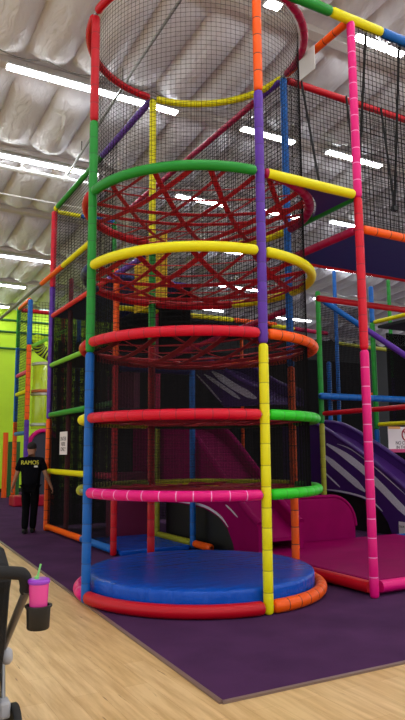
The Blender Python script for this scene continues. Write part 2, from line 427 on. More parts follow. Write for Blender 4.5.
ring(Z4, 'yellow', 'yellow', [(.45, 'yellow'), (1, 'red')], [(.5, 'red'), (1, 'navy')])
ring(Z5, 'green', 'magenta', [(.4, 'yellow'), (1, 'red')], 'red')
ring(Z6, 'red', 'magenta', 'yellow', 'red', r=.05)
net_drum((0, 0), 1.322, Z3 + .0, Z6, .056, .0036, tw)
net_drum((0, 0), 1.322, Z1, Z3, .0115, .0026, tw, name='mesh_screen', material='mesh')

def web(z, label, sag=.10, seed=0, sp=.34):
    """flat red webbing laced in crossing runs from rim to rim"""
    rnd = random.Random(seed)
    t = thing('climbing_web', label, 'climbing web', (0, 0, z), 'strap webs across the tower rings')
    r = 1.34
    for q, ang in enumerate((math.radians(62 + seed * 7), math.radians(118 + seed * 7), math.radians(2 + seed * 9))):
        d = Vector((math.cos(ang), math.sin(ang), 0)); nn = Vector((-d.y, d.x, 0)); k = -1.19 + .1 * q
        while k < 1.25:
            c = k + rnd.uniform(-.04, .04); k += sp * (1.0 if q < 2 else 1.7)
            h = math.sqrt(max(.04, r * r - c * c)); tilt = rnd.uniform(-.09, .09)
            pa = nn * c - d * h; pb = nn * (c + tilt) + d * math.sqrt(max(.04, r * r - (c + tilt) ** 2))
            N = 8; hw = .031; th = .004; mb = MB(); tw_ = rnd.uniform(-.5, .5)
            dd = (pb - pa).normalized(); n2 = Vector((-dd.y, dd.x, 0))
            for i in range(N + 1):
                u = i / N; p = pa.lerp(pb, u); rr = min(1, p.length / r); p.z = -sag * (1 - rr * rr) + .009 * q - .012
                w = n2 * math.cos(tw_) + Vector((0, 0, 1)) * math.sin(tw_); hh = Vector((0, 0, 1)) * math.cos(tw_) - n2 * math.sin(tw_)
                mb.v += [tuple(v) for v in (p + w * hw + hh * th, p - w * hw + hh * th, p - w * hw - hh * th, p + w * hw - hh * th)]
            for i in range(N):
                for a in range(4):
                    b = (a + 1) % 4; mb.f.append([i * 4 + a, i * 4 + b, i * 4 + 4 + b, i * 4 + 4 + a]); mb.m.append(0)
            mb.f += [[0, 1, 2, 3], [N * 4 + 3, N * 4 + 2, N * 4 + 1, N * 4]]; mb.m += [0, 0]
            mb.build('strap', M['strap'], t)
web(Z1, 'red strap web across the lowest raised ring with the pink front pad', .03, 1)
web(Z2, 'red strap web across the second ring with the red and green front pads', .03, 2)
web(Z3, 'red strap web across the ring with the orange right pad', .14, 3)
web(Z4, 'red strap web across the ring with the yellow front pads', .14, 4)
web(Z5, 'red strap web across the ring with the green front pad', .14, 5)

# blue crash mat inside the tower's base ring
mb = MB(); seg = 72; prof = [(1.315, .014), (1.325, .06), (1.33, .22), (1.325, .248), (1.30, .264), (1.2, .27), (1.0, .272), (.7, .275), (.35, .278), (.05, .278)]
mb.lathe(prof, seg=seg)
cm = mb.build('crash_mat', M['matblue'], smooth=True); tag(cm, 'round blue vinyl crash mat lying inside the base of the climbing tower', 'mat')
cm.data.transform(Matrix.Diagonal((1, 1, 1, 1)))
# trims the four notches where poles pass: radius stays inside the poles

# ------------------------------------------------------------------ right hand play frame
rf = thing('play_frame', 'padded play frame right of the tower with navy upper deck and tall pink pole', 'play frame')
pole(G, -G, 6.86, [(2.75, 'pink'), (4.58, 'crimson'), (6.86, 'pink')], rf)
pole(2 * G, -G, 6.86, [(2.75, 'green'), (6.86, 'blue')], rf)
pole(3 * G, 2 * G, 4.7, [(2.12, 'olive'), (4.7, 'green')], rf, r=.05)
pole(6.26, 3.48, 5.2, [(2.05, 'blue'), (4.38, 'green'), (5.2, 'blue')], rf, r=.055)
pole(6.26, 4.98, 3.7, [(3.7, 'blue')], rf, r=.05)
pole(5.2 * G, 2.4 * G, 4.6, [(4.6, 'green')], rf, r=.05)
pole(3 * G, 0, 6.86, [(2.5, 'yellow'), (4.4, 'red'), (6.86, 'blue')], rf)
pole(3 * G, -G, 6.86, [(2.5, 'yellow'), (6.86, 'orange')], rf)
T = Z6
def beam(a, b, segs, parent, r=.051, **k): return padded('beam', a, b, segs if isinstance(segs, list) else [(1, segs)], parent, r=r, **k)
beam((.06, -G, T), (3 * G, -G, T), [(.25, 'green'), (.45, 'yellow'), (1, 'blue')], rf, tie=False, r=.062)
beam((G, -.06, T), (G, -G + .06, T), 'orange', rf)
beam((G + .06, 0, T - .04), (3 * G, 0, T - .04), 'red', rf, tie=False)
beam((G, .06, T - .02), (G, 4 * G, T - .02), [(.12, 'purple'), (1, 'magenta')], rf, tie=False)
beam((3 * G, -G + .06, T), (3 * G, -.06, T), 'blue', rf)
# deck level with navy underside
DZ = 4.2
beam((G + .05, -G, DZ), (3 * G - .05, -G, DZ), 'orange', rf)
beam((G, -.05, DZ), (G, -G + .06, DZ), 'magenta', rf)
beam((G + .05, 0, DZ), (3 * G - .05, 0, DZ), 'red', rf, tie=False, r=.045)
MB().box((2 * G, -G / 2, DZ), (2 * G - .13, G - .12, .05)).build('deck', M['deck'], rf, label='navy deck')
# corner deck between the ring and the pink pole
beam((.07, -G, Z5), (G - .06, -G, Z5), 'yellow', rf, tie=False, r=.056)
beam((G, -.05, Z5), (G, -G + .06, Z5), 'green', rf, tie=False, r=.05)
poly = [(.12, -G + .06), (G - .055, -G + .06), (G - .055, -.12)]
for k in range(9):
    a = math.radians(-4 - 82 * k / 8); poly.append((1.475 * math.cos(a), 1.475 * math.sin(a)))
poly = [p for p in poly if p[0] < G - .05 and p[1] > -G - .0] 
arc = [(1.48 * math.cos(math.radians(a)), 1.48 * math.sin(math.radians(a))) for a in range(-24, -68, -4)]
MB().prism([(.62, -1.34), (1.34, -1.34), (1.34, -.62)] + arc, 'Z', Z5 - .03, Z5 + .02).build('corner_deck', M['deckp'], rf, label='purple corner deck')
# lower tubes
beam((G + .5, .03, 3.72), (3 * G - .06, .03, 3.72), 'red', rf, tie=False, r=.045)
beam((2.86 * G, 1.86 * G, 2.62), (4.6 * G, 1.86 * G, 2.62), 'blue', rf, r=.062)
beam((3 * G, 2 * G - .06, 2.3), (3 * G, .3 * G, 2.3), 'red', rf, tie=False, r=.045)
beam((3 * G + .02, 2.05 * G, 4.62), (3.9 * G, 1.0 * G, 3.1), [(.45, 'blue'), (1, 'purple')], rf, tie=False, r=.055)
beam((6.26, 3.42, 4.38), (6.26, .9, 4.38), 'yellow', rf, tie=False, r=.045)
beam((6.26, 3.42, 2.15), (6.26, .9, 2.15), 'yellow', rf, tie=False, r=.045)
beam((6.26, 3.54, 2.8), (6.26, 4.92, 2.8), 'orange', rf, tie=False, r=.045)
beam((.6, 4.2, 4.28), (4.2, 4.2, 4.28), [(.7, 'yellow'), (1, 'orange')], rf, tie=False, r=.05)
beam((G, .07, 3.5), (G, 3 * G, 3.3), 'magenta', rf, tie=False, r=.045)
beam((4.05, 4.2, 4.25), (5.6, 4.2, 4.2), [(.4, 'yellow'), (1, 'magenta')], rf, tie=False, r=.045)
pole(3 * G, 4 * G, 4.2, [(4.2, 'orange')], rf, r=.04)
pole(5 * G + .06, 4 * G, 6.2, [(6.2, 'blue')], rf, r=.05)
pole(6.4 * G, 4 * G, 6.2, [(3.5, 'purple'), (6.2, 'green')], rf, r=.05)
beam((5 * G + .1, 4 * G, 4.3), (6.4 * G, 4 * G, 4.25), 'olive', rf, tie=False, r=.05)
MB().box((5.5 * G, 1.35 * G, 4.29), (1.9 * G, 2.2 * G, .06)).build('deck', M['deckd'], rf, label='dark deck')
# nets of the upper bay
net_flat((G + .06, -G + .0, DZ), (2 * G - .12, 0, 0), (0, 0, T - DZ), .066, .0055, rf)
net_flat((G + .06, 0, DZ), (2 * G - .12, 0, 0), (0, 0, T - DZ), .066, .0055, rf)
net_flat((G, .06, 3.4), (0, 4 * G, 0), (0, 0, T - 3.4), .066, .0055, rf)
# black screens closing the back of the frame
net_flat((.1, 6.62, .1), (8.8, 0, 0), (0, 0, 3.9), .035, .016, rf, name='mesh_screen', material='mesh')
net_flat((3 * G + .06, 2 * G + .1, 2.3), (G - .12, 0, 0), (0, 0, 2.2), .035, .008, rf, name='mesh_screen', material='mesh')
net_flat((6.34, 3.16, .05), (1.18, 0, 0), (0, 0, 4.05), .03, .014, rf, name='mesh_screen', material='mesh')
pole(7.56, 3.16, 5.0, [(2.5, 'green'), (5.0, 'blue')], rf)
rebase(rf, 0)

# V-shaped straps hung in the upper bay
for i, (bx, fx, kx, lb) in enumerate(((1.42, 1.18, 1.66, 'single black strap slanting left of the tall pink pole'), (2.06, 1.72, 2.5, 'black V strap just right of the tall pink pole'), (2.73, 2.3, 3.2, 'black V strap at the right edge above the orange tube'))):
    t = thing('hanging_strap', lb, 'strap', (bx, -.7, 4.95), 'straps hung in the upper bay')
    for (x, y) in ([] if i == 0 else [(fx, -G + .075)]) + [(kx, -.075)]:
        mb = MB().bar((0, 0, 0), (x - bx, y + .7, T - 4.98), .04, .008, up=(1, 0, 0)); mb.build('strap_leg', M['black_strap'], t)
    MB().box((0, 0, -.02), (.09, .06, .06)).build('clamp', M['black'], t)

# white board tied on the net
t = thing('net_board', 'small white board tied to the net beside the top ring', 'board', (G - .075, -.62, 6.72))
MB().box((0, 0, 0), (.015, .34, .34)).build('board', M['panel'], t, bevel=.004)
tb = MB()
for y in (-.15, .15):
    for z in (-.145, .145): tb.box((.01, y, z), (.02, .02, .02))
tb.build('cable_tie', M['black'], t)

# ------------------------------------------------------------------ left hand play frame
lf = thing('play_frame', 'tall play frame left of the tower with black screens and a red top pole', 'play frame')
YE = 6.58
Y2, Y3, Y4 = 2 * G, 3 * G, 4 * G
pole(0, YE, 6.86, [(2.3, 'orange'), (5.15, 'purple'), (6.86, 'crimson')], lf, r=.062)
pole(0, Y2, 4.6, [(3.0, 'red'), (4.6, 'orange')], lf)
pole(.14, Y4 + .1, 5.15, [(5.15, 'brown')], lf, r=.05)
pole(G, Y2, 3.1, [(3.1, 'blue')], lf, r=.05)
pole(G, Y3, 4.3, [(2.4, 'olive'), (4.3, 'magenta')], lf, r=.05)
pole(G, YE, 6.86, [(3, 'blue'), (6.86, 'green')], lf, r=.055)
beam((0, G + .06, T), (0, YE - .06, T), [(.42, 'purple'), (.97, 'green'), (1, 'yellow')], lf, tie=False, r=.055)
beam((.06, YE, T - .03), (G, YE, T - .03), [(.4, 'yellow'), (1, 'blue')], lf, r=.05)
beam((-.0, G + .3, 4.50), (0, YE - .06, 4.50), [(.3, 'purple'), (1, 'crimson')], lf, tie=False, r=.05)
beam((0, Y2 + .06, 3.43), (0, YE - .06, 3.43), [(.2, 'dark_green'), (1, 'lime')], lf, tie=False, r=.05)
beam((0, Y2 + .06, 2.38), (0, YE - .06, 2.38), [(.35, 'dark_green'), (1, 'green')], lf, tie=False, r=.055)
beam((0, Y2 + .06, 1.22), (0, YE - .06, 1.22), [(.36, 'magenta'), (1, 'yellow')], lf, tie=False, r=.055)
beam((0, Y2 + .06, .1), (0, YE - .06, .1), [(.4, 'blue'), (1, 'orange')], lf, tie=False, r=.06)
beam((.06, Y2, 2.98), (G - .06, Y2, 2.98), 'navy', lf, tie=False, r=.085)
beam((G, Y3 - .06, .1), (G, Y2 + .06, .1), 'olive', lf, tie=False, r=.06)
beam((G, Y2 - .06, .1), (G, Y2 - .62, .1), 'orange', lf, tie=False, r=.06)
for z, m in ((4.50, 'deck'), (3.43, 'deckd'), (2.38, 'deckd')):
    MB().box((G / 2, (Y3 + YE) / 2 - .0, z), (G - .13, YE - Y3 - .1, .05)).build('deck', M[m], lf, label='navy deck' if m == 'deck' else 'dark deck')
MB().box((G / 2, (Y2 + Y3) / 2, 4.50), (G - .13, G - .1, .05)).build('deck', M['deck'], lf, label='navy deck')
net_flat((0, Y2 + .06, 4.5), (0, YE - Y2 - .12, 0), (0, 0, T - 4.5), .066, .0055, lf)
net_flat((0, Y2 + .06, .1), (0, YE - Y2 - .12, 0), (0, 0, 4.4), .026, .0036, lf, name='mesh_screen', material='mesh')
net_flat((.06, YE, 4.5), (G - .12, 0, 0), (0, 0, T - 4.5), .066, .0055, lf)
net_flat((.06, YE, .1), (G - .12, 0, 0), (0, 0, 4.4), .030, .012, lf, name='mesh_screen', material='mesh')
net_flat((G, Y2 + .06, 3.2), (0, YE - Y2 - .12, 0), (0, 0, 1.3), .030, .013, lf, name='mesh_screen', material='mesh')
net_flat((.35, G + .25, 3.9), (0, 1.2, 0), (0, 0, 1.0), .06, .022, lf, name='cargo_net', material='ynet')['label'] = 'yellow cargo net'
rail = MB().tube([(-.08, 3.6, 5.36), (-.08, 11.6, 5.36)], .04, seg=10).build('rail', M['grey_pipe'], lf, smooth=True, label='bare grey rail')
pad(lambda t: (-.08, 3.7 + t, 5.36), 1.9, .052, 'yellow', rail, tie=False)
pad(lambda t: (-.08, 5.62 + t, 5.36), 1.6, .052, 'orange', rail, tie=False)
MB().box((1.05, Y3 + .6, .62), (.7, .5, 1.2)).build('box_step', M['maroon'], lf, label='maroon box step', bevel=.04)
MB().box((2.8, (Y3 + YE) / 2 - .1, 4.22), (2.7, 2.1, .05)).build('deck', M['deckd'], lf, label='dark deck')
MB().box((1.25, 5.6, 2.78), (.12, 1.5, .9)).build('panel', M['maroon'], lf, label='maroon panel')
rebase(lf, 0)

tag(MB().prism([(.08, Y2 - .1), (G - .1, Y2 - .1), (G - .1, Y3 + .2), (.08, Y3 + .2)], 'Z', .014, .09).build('floor_mat', M['matblue'], bevel=.02), 'flat blue vinyl mat on the carpet behind the tower, inside the left frame', 'mat')

# ------------------------------------------------------------------ slides
def smooth_poly(pts, n=6):
    out = []
    for i in range(len(pts) - 1):
        p0 = pts[max(i - 1, 0)]; p1 = pts[i]; p2 = pts[i + 1]; p3 = pts[min(i + 2, len(pts) - 1)]
        for k in range(n):
            t = k / n
            out.append(tuple(.5 * ((2 * p1[j]) + (-p0[j] + p2[j]) * t + (2 * p0[j] - 5 * p1[j] + 4 * p2[j] - p3[j]) * t * t + (-p0[j] + 3 * p1[j] - 3 * p2[j] + p3[j]) * t ** 3) for j in range(2)))
    out.append(tuple(pts[-1])); return out
TOP = [(5.6, 2.36), (4.6, 2.34), (3.7, 2.24), (3.05, 1.98), (2.4, 1.52), (1.75, 1.02), (1.1, .62), (.55, .42), (.1, .36)]
def slide(label, x, w, top, m, arch, stripes, dy=0, dz=0, floor=True, front=None, group=None):
    t = thing('slide', label, 'slide', (x + w / 2, 2.5 + dy, 0 if floor else dz), group)
    off = Vector((x + w / 2, 2.5 + dy, 0 if floor else dz))
    tp = [(a + dy, b + dz) for a, b in smooth_poly(top)]
    if front is not None: tp = [p for p in tp if p[0] >= front]
    y_hi = tp[0][0]; y_lo = tp[-1][0]
    if floor:
        bot = [(y_lo, .014)] + [(a + dy, max(.014, b)) for a, b in arch] + [(y_hi, arch[-1][1])]
    else:
        bot = [(a + dy, b + dz) for a, b in arch]
    poly = tp + bot
    for sx, nm in ((x, 'side_panel'), (x + w - .07, 'side_panel')):
        mb = MB(); mb.prism([(a, b) for a, b in poly], 'X', sx, sx + .07)
        o = mb.build(nm, m, t); o.location = -off
    # rounded rims
    for sx in (x + .035, x + w - .035):
        o = MB().tube([(sx, a, b) for a, b in tp], .055, seg=10).build('rim', m, t, smooth=True); o.location = -off
    # bed
    bed = [(a, b - .2) for a, b in tp]; mb = MB()
    poly2 = bed + [(a, b - .05) for a, b in bed[::-1]]
    o = mb.prism(poly2, 'X', x + .07, x + w - .07).build('bed', m, t, smooth=True); o.location = -off
    if floor:
        ap = [(a + dy, max(.014, b)) for a, b in arch] + [(4.2 + dy, .014)]
        o = MB().prism(ap, 'X', x + .085, x + .1).build('arch_shade', M['black'], t, label='black backing of the arch'); o.location = -off  # black sheet stands in for the shade under the slide
    for (pts, wd) in stripes:
        pts = [(a + dy, b + dz) for a, b in smooth_poly(pts, 4)]
        mb = MB(); n = len(pts); vs = []
        for i, (a, b) in enumerate(pts):
            q0 = pts[max(i - 1, 0)]; q1 = pts[min(i + 1, n - 1)]; d = Vector((q1[0] - q0[0], q1[1] - q0[1])).normalized(); nn = Vector((-d.y, d.x))
            ww = wd * (.25 + .75 * min(1, min(i, n - 1 - i) / (n * .22)))
            vs.append(((a + nn.x * ww / 2, b + nn.y * ww / 2), (a - nn.x * ww / 2, b - nn.y * ww / 2)))
        poly3 = [v[0] for v in vs] + [v[1] for v in vs[::-1]]
        o = mb.prism(poly3, 'X', x - .006, x + .002).build('stripe', M['stripe'], t, label='white stripe'); o.location = -off
    return t
ARCH = [(2.2, .02), (2.3, .25), (2.45, .42), (2.7, .58), (3.05, .67), (3.6, .73), (4.2, .75)]
ARCHE = [(2.18, .06), (2.26, .28), (2.43, .45), (2.69, .61), (3.05, .705), (3.6, .765), (4.2, .785)]
STR = [([(4.0, 1.74), (3.43, 1.50), (2.86, 1.19), (2.34, .83), (1.86, .49), (1.3, .22)], .15),
       ([(4.15, 1.52), (3.45, 1.13), (2.88, .80)], .14), ([(4.15, 1.17), (3.62, .85)], .035),
       ([(3.66, 1.74), (3.21, 1.61), (2.58, 1.27), (1.84, .80)], .02), (ARCHE[2:], .035)]
TOPP = [(5.6, 2.30), (4.6, 2.22), (4.0, 2.03), (3.6, 1.84), (3.21, 1.66), (2.58, 1.33), (1.84, .9), (1.2, .56), (.55, .40), (.1, .36)]
slide('purple slide with white stripes descending behind the pink pole', 5.3, .85, TOPP, M['slidep'], ARCH, STR)
slide('magenta slide coming down behind the blue crash mat', 1.5, .8, [(a, b * .97) for a, b in TOP], M['slidem'], [(1.62, .02), (1.7, .22), (1.85, .42), (2.1, .57), (2.6, .68), (3.4, .7), (4.2, .68)],
      [([(1.83, .45), (2.09, .60), (2.6, .715), (3.4, .735), (4.1, .715)], .04), ([(1.55, .62), (1.75, .72), (1.9, .78)], .025)], front=1.0)
slide('dark purple slide with white stripes seen high through the tower screen', 2.75, .9, [(6.4, 3.78), (5.6, 3.68), (4.6, 3.45), (3.8, 3.1), (3.2, 2.85), (2.6, 2.68)], M['slidep'],
      [(2.6, 2.42), (4.0, 2.46), (4.4, 2.72), (5.2, 3.2), (6.4, 3.5)],
      [([(5.14, 3.24), (4.6, 2.9), (4.1, 2.57)], .035), ([(4.79, 3.2), (4.0, 2.85), (3.4, 2.58)], .08), ([(4.46, 3.22), (3.6, 2.83), (2.85, 2.55)], .14)], floor=False)

# pink landing pad and its bumper wall
t = thing('landing_pad', 'glossy pink landing pad on the carpet right of the tower', 'mat', (2 * G, 0, 0.012))
off = Vector((2 * G, 0, .012))
o = MB().prism([(G + .12, -G + .1), (G + .12, 1.28), (1.49, 1.55), (4.7, 1.55), (4.7, -G + .1)], 'Z', .014, .17).build('pad', M['slidem'], t, bevel=.03); o.location = -off
o = MB().tube([(G + .06, -.62 * G - .42, .1), (G + .06, -.2, .1)], .07, seg=12).build('edge_tube', PAD['red'], t, smooth=True, label='red edge tube'); o.location = -off
o = MB().tube([(G + .14, -G + .06, .11), (4.7, -G + .06, .11)], .065, seg=12).build('edge_tube', PAD['pink'], t, smooth=True, label='pink edge tube'); o.location = -off
wl = [(2.36, .014), (3.9, .014)] + [(3.9 - .5 * (1 - math.cos(a)), .35 + .5 * math.sin(a)) for a in [PI / 2 * k / 8 for k in range(9)]] + [(2.36, .86)]
t = thing('bumper_wall', 'low magenta bumper wall with a rounded end behind the landing pad', 'wall', (3.1, 1.75, .014)); off = Vector((3.1, 1.75, .014))
o = MB().prism(wl, 'Y', 1.62, 1.92).build('wall_pad', M['slidem'], t, bevel=.05); o.location = -off
o = MB().tube([(x, 1.64, z) for x, z in wl[2:]], .03, seg=8).build('piping', M['slidem'], t, smooth=True); o.location = -off
tag(MB().tube([(3.98, 1.58, .09), (6.4, 1.50, .09)], .07, seg=12).build('floor_tube', PAD['blue'], smooth=True), 'blue padded tube on the floor in front of the purple slide', 'tube')

# signs ------------------------------------------------------------------
def text(s, size, loc, rot, m, parent, ext=.002, sx=1):
    c = bpy.data.curves.new('lettering', 'FONT'); c.body = s; c.size = size; c.align_x = 'CENTER'; c.align_y = 'CENTER'; c.extrude = ext
    o = bpy.data.objects.new('lettering', c); COL.objects.link(o); o.parent = parent; o.location = loc; o.rotation_euler = rot; o.scale = (sx, 1, 1); c.materials.append(m)
    dg = bpy.context.evaluated_depsgraph_get(); me = bpy.data.meshes.new_from_object(o.evaluated_get(dg))
    q = bpy.data.objects.new('lettering_mesh', me); bpy.data.objects.remove(o); q.name = 'lettering'; COL.objects.link(q)
    q.parent = parent; q.location = loc; q.rotation_euler = rot; q.scale = (sx, 1, 1)
    return q
FX = (PI / 2, 0, -PI / 2)                  # faces -X
FY = (PI / 2, 0, 0)                        # faces -Y
t = thing('sign', 'white paper sign with three printed lines on the black screen left of the tower', 'sign', (-.03, 5.43, 1.78))
MB().box((0, 0, 0), (.012, .46, .44)).build('sheet', M['paper'], t)
for k, (s, z) in enumerate((('ENTER', .08), ('HERE', -.02), ('ONLY', -.12))): text(s, .11, (-.0065, 0, z), FX, M['inkd'], t, sx=1.1)
def slide_sign(label, loc, w, h):
    t = thing('sign', label, 'sign', loc); th = .012
    MB().box((0, 0, 0), (w, th, h)).build('board', M['paper'], t)
    return t
t = slide_sign('white no climbing sign with a red prohibition ring above the purple slide', (6.69, 3.11, 1.825), .96, .53)
MB().box((0, -.009, -.235), (.96, .006, .07)).build('border', M['signp'], t, label='pink lower border')
MB().box((-.3, -.009, .245), (.34, .006, .05)).build('border', M['signo'], t, label='orange upper border')
ringp = MB().tube([(.125 * math.cos(a), -.009, .125 * math.sin(a)) for a in [2 * PI * k / 24 for k in range(24)]], .015, seg=6, closed=True)
ringp.tube([(-.088, -.009, .088), (.088, -.009, -.088)], .014, seg=6)
o = ringp.build('prohibition_ring', M['inkr'], t, smooth=True, label='red prohibition ring'); o.location = (.04, 0, .1)
fg = MB(); fg.tube([(.02, -.009, .05), (-.005, -.009, 0), (-.03, -.009, -.06)], .015, seg=6); fg.tube([(0, -.009, .02), (.05, -.009, 0)], .010, seg=6); fg.tube([(0, -.009, 0), (.035, -.009, -.06)], .011, seg=6); fg.tube([(.028, -.009, .07), (.034, -.009, .086)], .017, seg=6)
o = fg.build('pictogram', M['inkd'], t, smooth=True); o.location = (.04, 0, .1)
text('NO CLIMBING', .105, (.04, -.008, -.075), FY, M['inkd'], t, sx=.95)
text('IN THE SLIDES', .095, (.03, -.008, -.165), FY, M['inkd'], t, sx=.98)
t = thing('sign', 'small white notice low on the side of the purple slide', 'sign', (5.28, 1.86, .165))
MB().box((0, 0, 0), (.012, .30, .27)).build('sheet', M['paper'], t)
text('SLIDE RULES', .05, (-.007, 0, .05), FX, M['inkd'], t)

# ------------------------------------------------------------------ far left entrance frame with tube slide
ff = thing('play_frame', 'distant play frame by the lime wall with arch entrance behind the person', 'play frame')
P = (1.16, 13.2); Q = (1.20, 14.9)
pole(*P, 6.4, [(2.6, 'purple'), (4.95, 'orange'), (6.4, 'blue')], ff, r=.075)
pole(*Q, 6.5, [(2.6, 'orange'), (5.1, 'blue'), (6.5, 'green')], ff, r=.07)
pole(2.75, 13.2, 6.4, [(3, 'green'), (6.4, 'blue')], ff, r=.07)
pole(2.75, 14.9, 6.5, [(3, 'green'), (6.5, 'red')], ff, r=.07)
for z, c in ((6.42, 'orange'), (4.12, 'pink'), (3.5, 'yellow'), (2.2, 'blue')):
    beam((P[0], P[1] + .08, z), (Q[0], Q[1] - .08, z), c, ff, tie=False, r=.065)
beam((Q[0] + .08, Q[1], 6.4), (2.67, Q[1], 6.4), 'red', ff, tie=False, r=.07)
beam((P[0] + .08, P[1], 4.9), (2.67, P[1], 5.7), 'lime', ff, tie=False, r=.06)
net_flat((P[0], P[1] + .08, 2.25), (0, 1.54, 0), (0, 0, 4.1), .09, .008, ff)
net_flat((P[0] + .08, P[1], 5.0), (1.5, 0, 0), (0, 0, 1.35), .1, .008, ff)
ac, ar = 1.78, .47
arc = [(ac - ar, .014), (ac - ar, 1.82)] + [(ac - ar * math.cos(a), 1.82 + ar * math.sin(a)) for a in [PI * k / 12 for k in range(1, 12)]] + [(ac + ar, 1.82), (ac + ar, .014)]
MB().prism(arc, 'Y', 13.5, 13.56).build('opening_shade', mat('opening_shade_grey', (52, 52, 66), .6), ff, label='dark grey arched panel')  # flat dark fill painted as the shade inside the open archway
MB().prism([(1.24, .3), (ac - ar, .3), (ac - ar, 2.15), (1.24, 2.15)], 'Y', 13.5, 13.56).build('side_panel', M['deckd'], ff, label='dark side panel')
MB().tube([(x, 13.44, z) for x, z in arc[1:-1]], .065, seg=10).build('arch_trim', PAD['pink'], ff, smooth=True, label='pink arch trim')
rebase(ff, 0)
t = thing('tube_slide', 'upright lime tube slide with silver bands beside the lime wall', 'slide', (1.95, 14.1, 2.36))
MB().lathe([(.41, 0), (.42, .02), (.42, 2.1), (.41, 2.12)], seg=28).build('tube', M['lime_tube'], t, smooth=True)
for z, m in ((.08, 'silver'), (1.06, 'silver'), (1.16, 'tube_or'), (2.05, 'silver')):
    MB().lathe([(.425, 0), (.46, .02), (.46, .08), (.425, .1)], c=(0, 0, z), seg=28).build('band', M[m], t, smooth=True)
sp = [(.36 * math.cos(a) * (1 - .3 * a / 4), .36 * math.sin(a), 2.28 + .2 * a) for a in [k * .22 for k in range(16)]]
mb = MB(); mis = [i % 2 for i in range(len(sp))]
mb.tube(sp, .2, seg=14, mis=mis).build('spiral', [M['lime_tube'], M['black']], t, smooth=True, label='lime and black ribbed bend')
for (x, y, lx, ly, lb) in ((.92, 13.1, .36, .6, 'red floor pad left of the walking person'), (1.72, 12.9, .7, .5, 'red floor pad right of the walking person, at the arch')):
    tag(MB().box((x, y, .17), (lx, ly, .31)).build('floor_pad', M['padred'], bevel=.04), lb, 'pad')
t = thing('gate_panel', 'dark green panel with an orange post standing by the lime wall', 'panel', (1.36, 17.0, .012))
MB().tube([(0, 0, 0), (0, 0, 2.3)], .09, seg=12).build('post', PAD['orange'], t, smooth=True, label='orange post')
MB().box((.31, 0, 1.0), (.42, .05, 1.95)).build('panel', M['gpanel'], t, label='dark green panel')

# ------------------------------------------------------------------ person
def skinned(name, nodes, edges, m, parent=None, sub=2):
    """nodes: {key: (x,y,z,r[,ry])}, first node is the root"""
    keys = list(nodes); me = bpy.data.meshes.new(name)
    me.from_pydata([nodes[k][:3] for k in keys], [(keys.index(a), keys.index(b)) for a, b in edges], [])
    o = bpy.data.objects.new(name, me); COL.objects.link(o); me.materials.append(m)
    if parent: o.parent = parent
    s = o.modifiers.new('skin', 'SKIN'); s.use_smooth_shade = True
    for i, k in enumerate(keys):
        n = nodes[k]; sv = me.skin_vertices[0].data[i]; sv.radius = (n[3], n[4] if len(n) > 4 else n[3]); sv.use_root = (i == 0)
    d = o.modifiers.new('subd', 'SUBSURF'); d.levels = sub; d.render_levels = sub
    return o
PN = dict(pelvis=(0, 0, .95, .15, .12), belly=(0, .01, 1.12, .155, .125), chest=(0, 0, 1.33, .17, .12), neckb=(0, .0, 1.47, .085, .075), neck=(0, .015, 1.54, .058), skull0=(0, .04, 1.61, .072, .085), skull=(0, .035, 1.70, .078, .095), crown=(0, .03, 1.77, .055, .07),
          nose=(0, .145, 1.645, .014), earl=(-.085, .03, 1.65, .016), earr=(.085, .03, 1.65, .016))
PE = [('pelvis', 'belly'), ('belly', 'chest'), ('chest', 'neckb'), ('neckb', 'neck'), ('neck', 'skull0'), ('skull0', 'skull'), ('skull', 'crown'), ('skull0', 'nose'), ('skull0', 'earl'), ('skull0', 'earr')]
ARM = {'l': ((-.2, 0, 1.42), (-.275, -.02, 1.15), (-.36, .06, .93), -1), 'r': ((.2, 0, 1.42), (.30, -.03, 1.16), (.40, .02, .92), 1)}
for s, (sh, el, wr, sg) in ARM.items():
    sh, el, wr = Vector(sh), Vector(el), Vector(wr)
    PN['sh' + s] = (*sh, .075); PN['ua' + s] = (*(sh.lerp(el, .5)), .057); PN['el' + s] = (*el, .045); PN['fa' + s] = (*el.lerp(wr, .35), .044); PN['wr' + s] = (*wr, .028, .026)
    d = (wr - el).normalized(); pm = wr + d * .05; PN['pa' + s] = (*pm, .038, .02)
    PE += [('chest', 'sh' + s), ('sh' + s, 'ua' + s), ('ua' + s, 'el' + s), ('el' + s, 'fa' + s), ('fa' + s, 'wr' + s), ('wr' + s, 'pa' + s)]
    fwd = Vector((0, 1, 0)); ax = fwd - d * fwd.dot(d); ax.normalize(); nrm = d.cross(ax) * -sg
    for f, (o_, ln) in enumerate(((-.030, .06), (-.010, .075), (.011, .082), (.031, .074))):
        b = pm + d * .03 + ax * o_; m1 = b + d * ln * .55 + nrm * .008; e = m1 + d * ln * .35 + nrm * .03
        PN['f%d%sa' % (f, s)] = (*b, .0105); PN['f%d%sb' % (f, s)] = (*m1, .0095); PN['f%d%sc' % (f, s)] = (*e, .008)
        PE += [('pa' + s, 'f%d%sa' % (f, s)), ('f%d%sa' % (f, s), 'f%d%sb' % (f, s)), ('f%d%sb' % (f, s), 'f%d%sc' % (f, s))]
    tb = wr + d * .03 + ax * .045; te = tb + d * .045 + ax * .02 + nrm * .012
    PN['t' + s] = (*tb, .012); PN['t2' + s] = (*te, .009); PE += [('wr' + s, 't' + s), ('t' + s, 't2' + s)]
LEG = {'l': ((-.095, 0, .88), (-.085, .04, .49), (-.075, -.10, .10)), 'r': ((.095, 0, .88), (.075, .05, .49), (.05, .06, .09))}
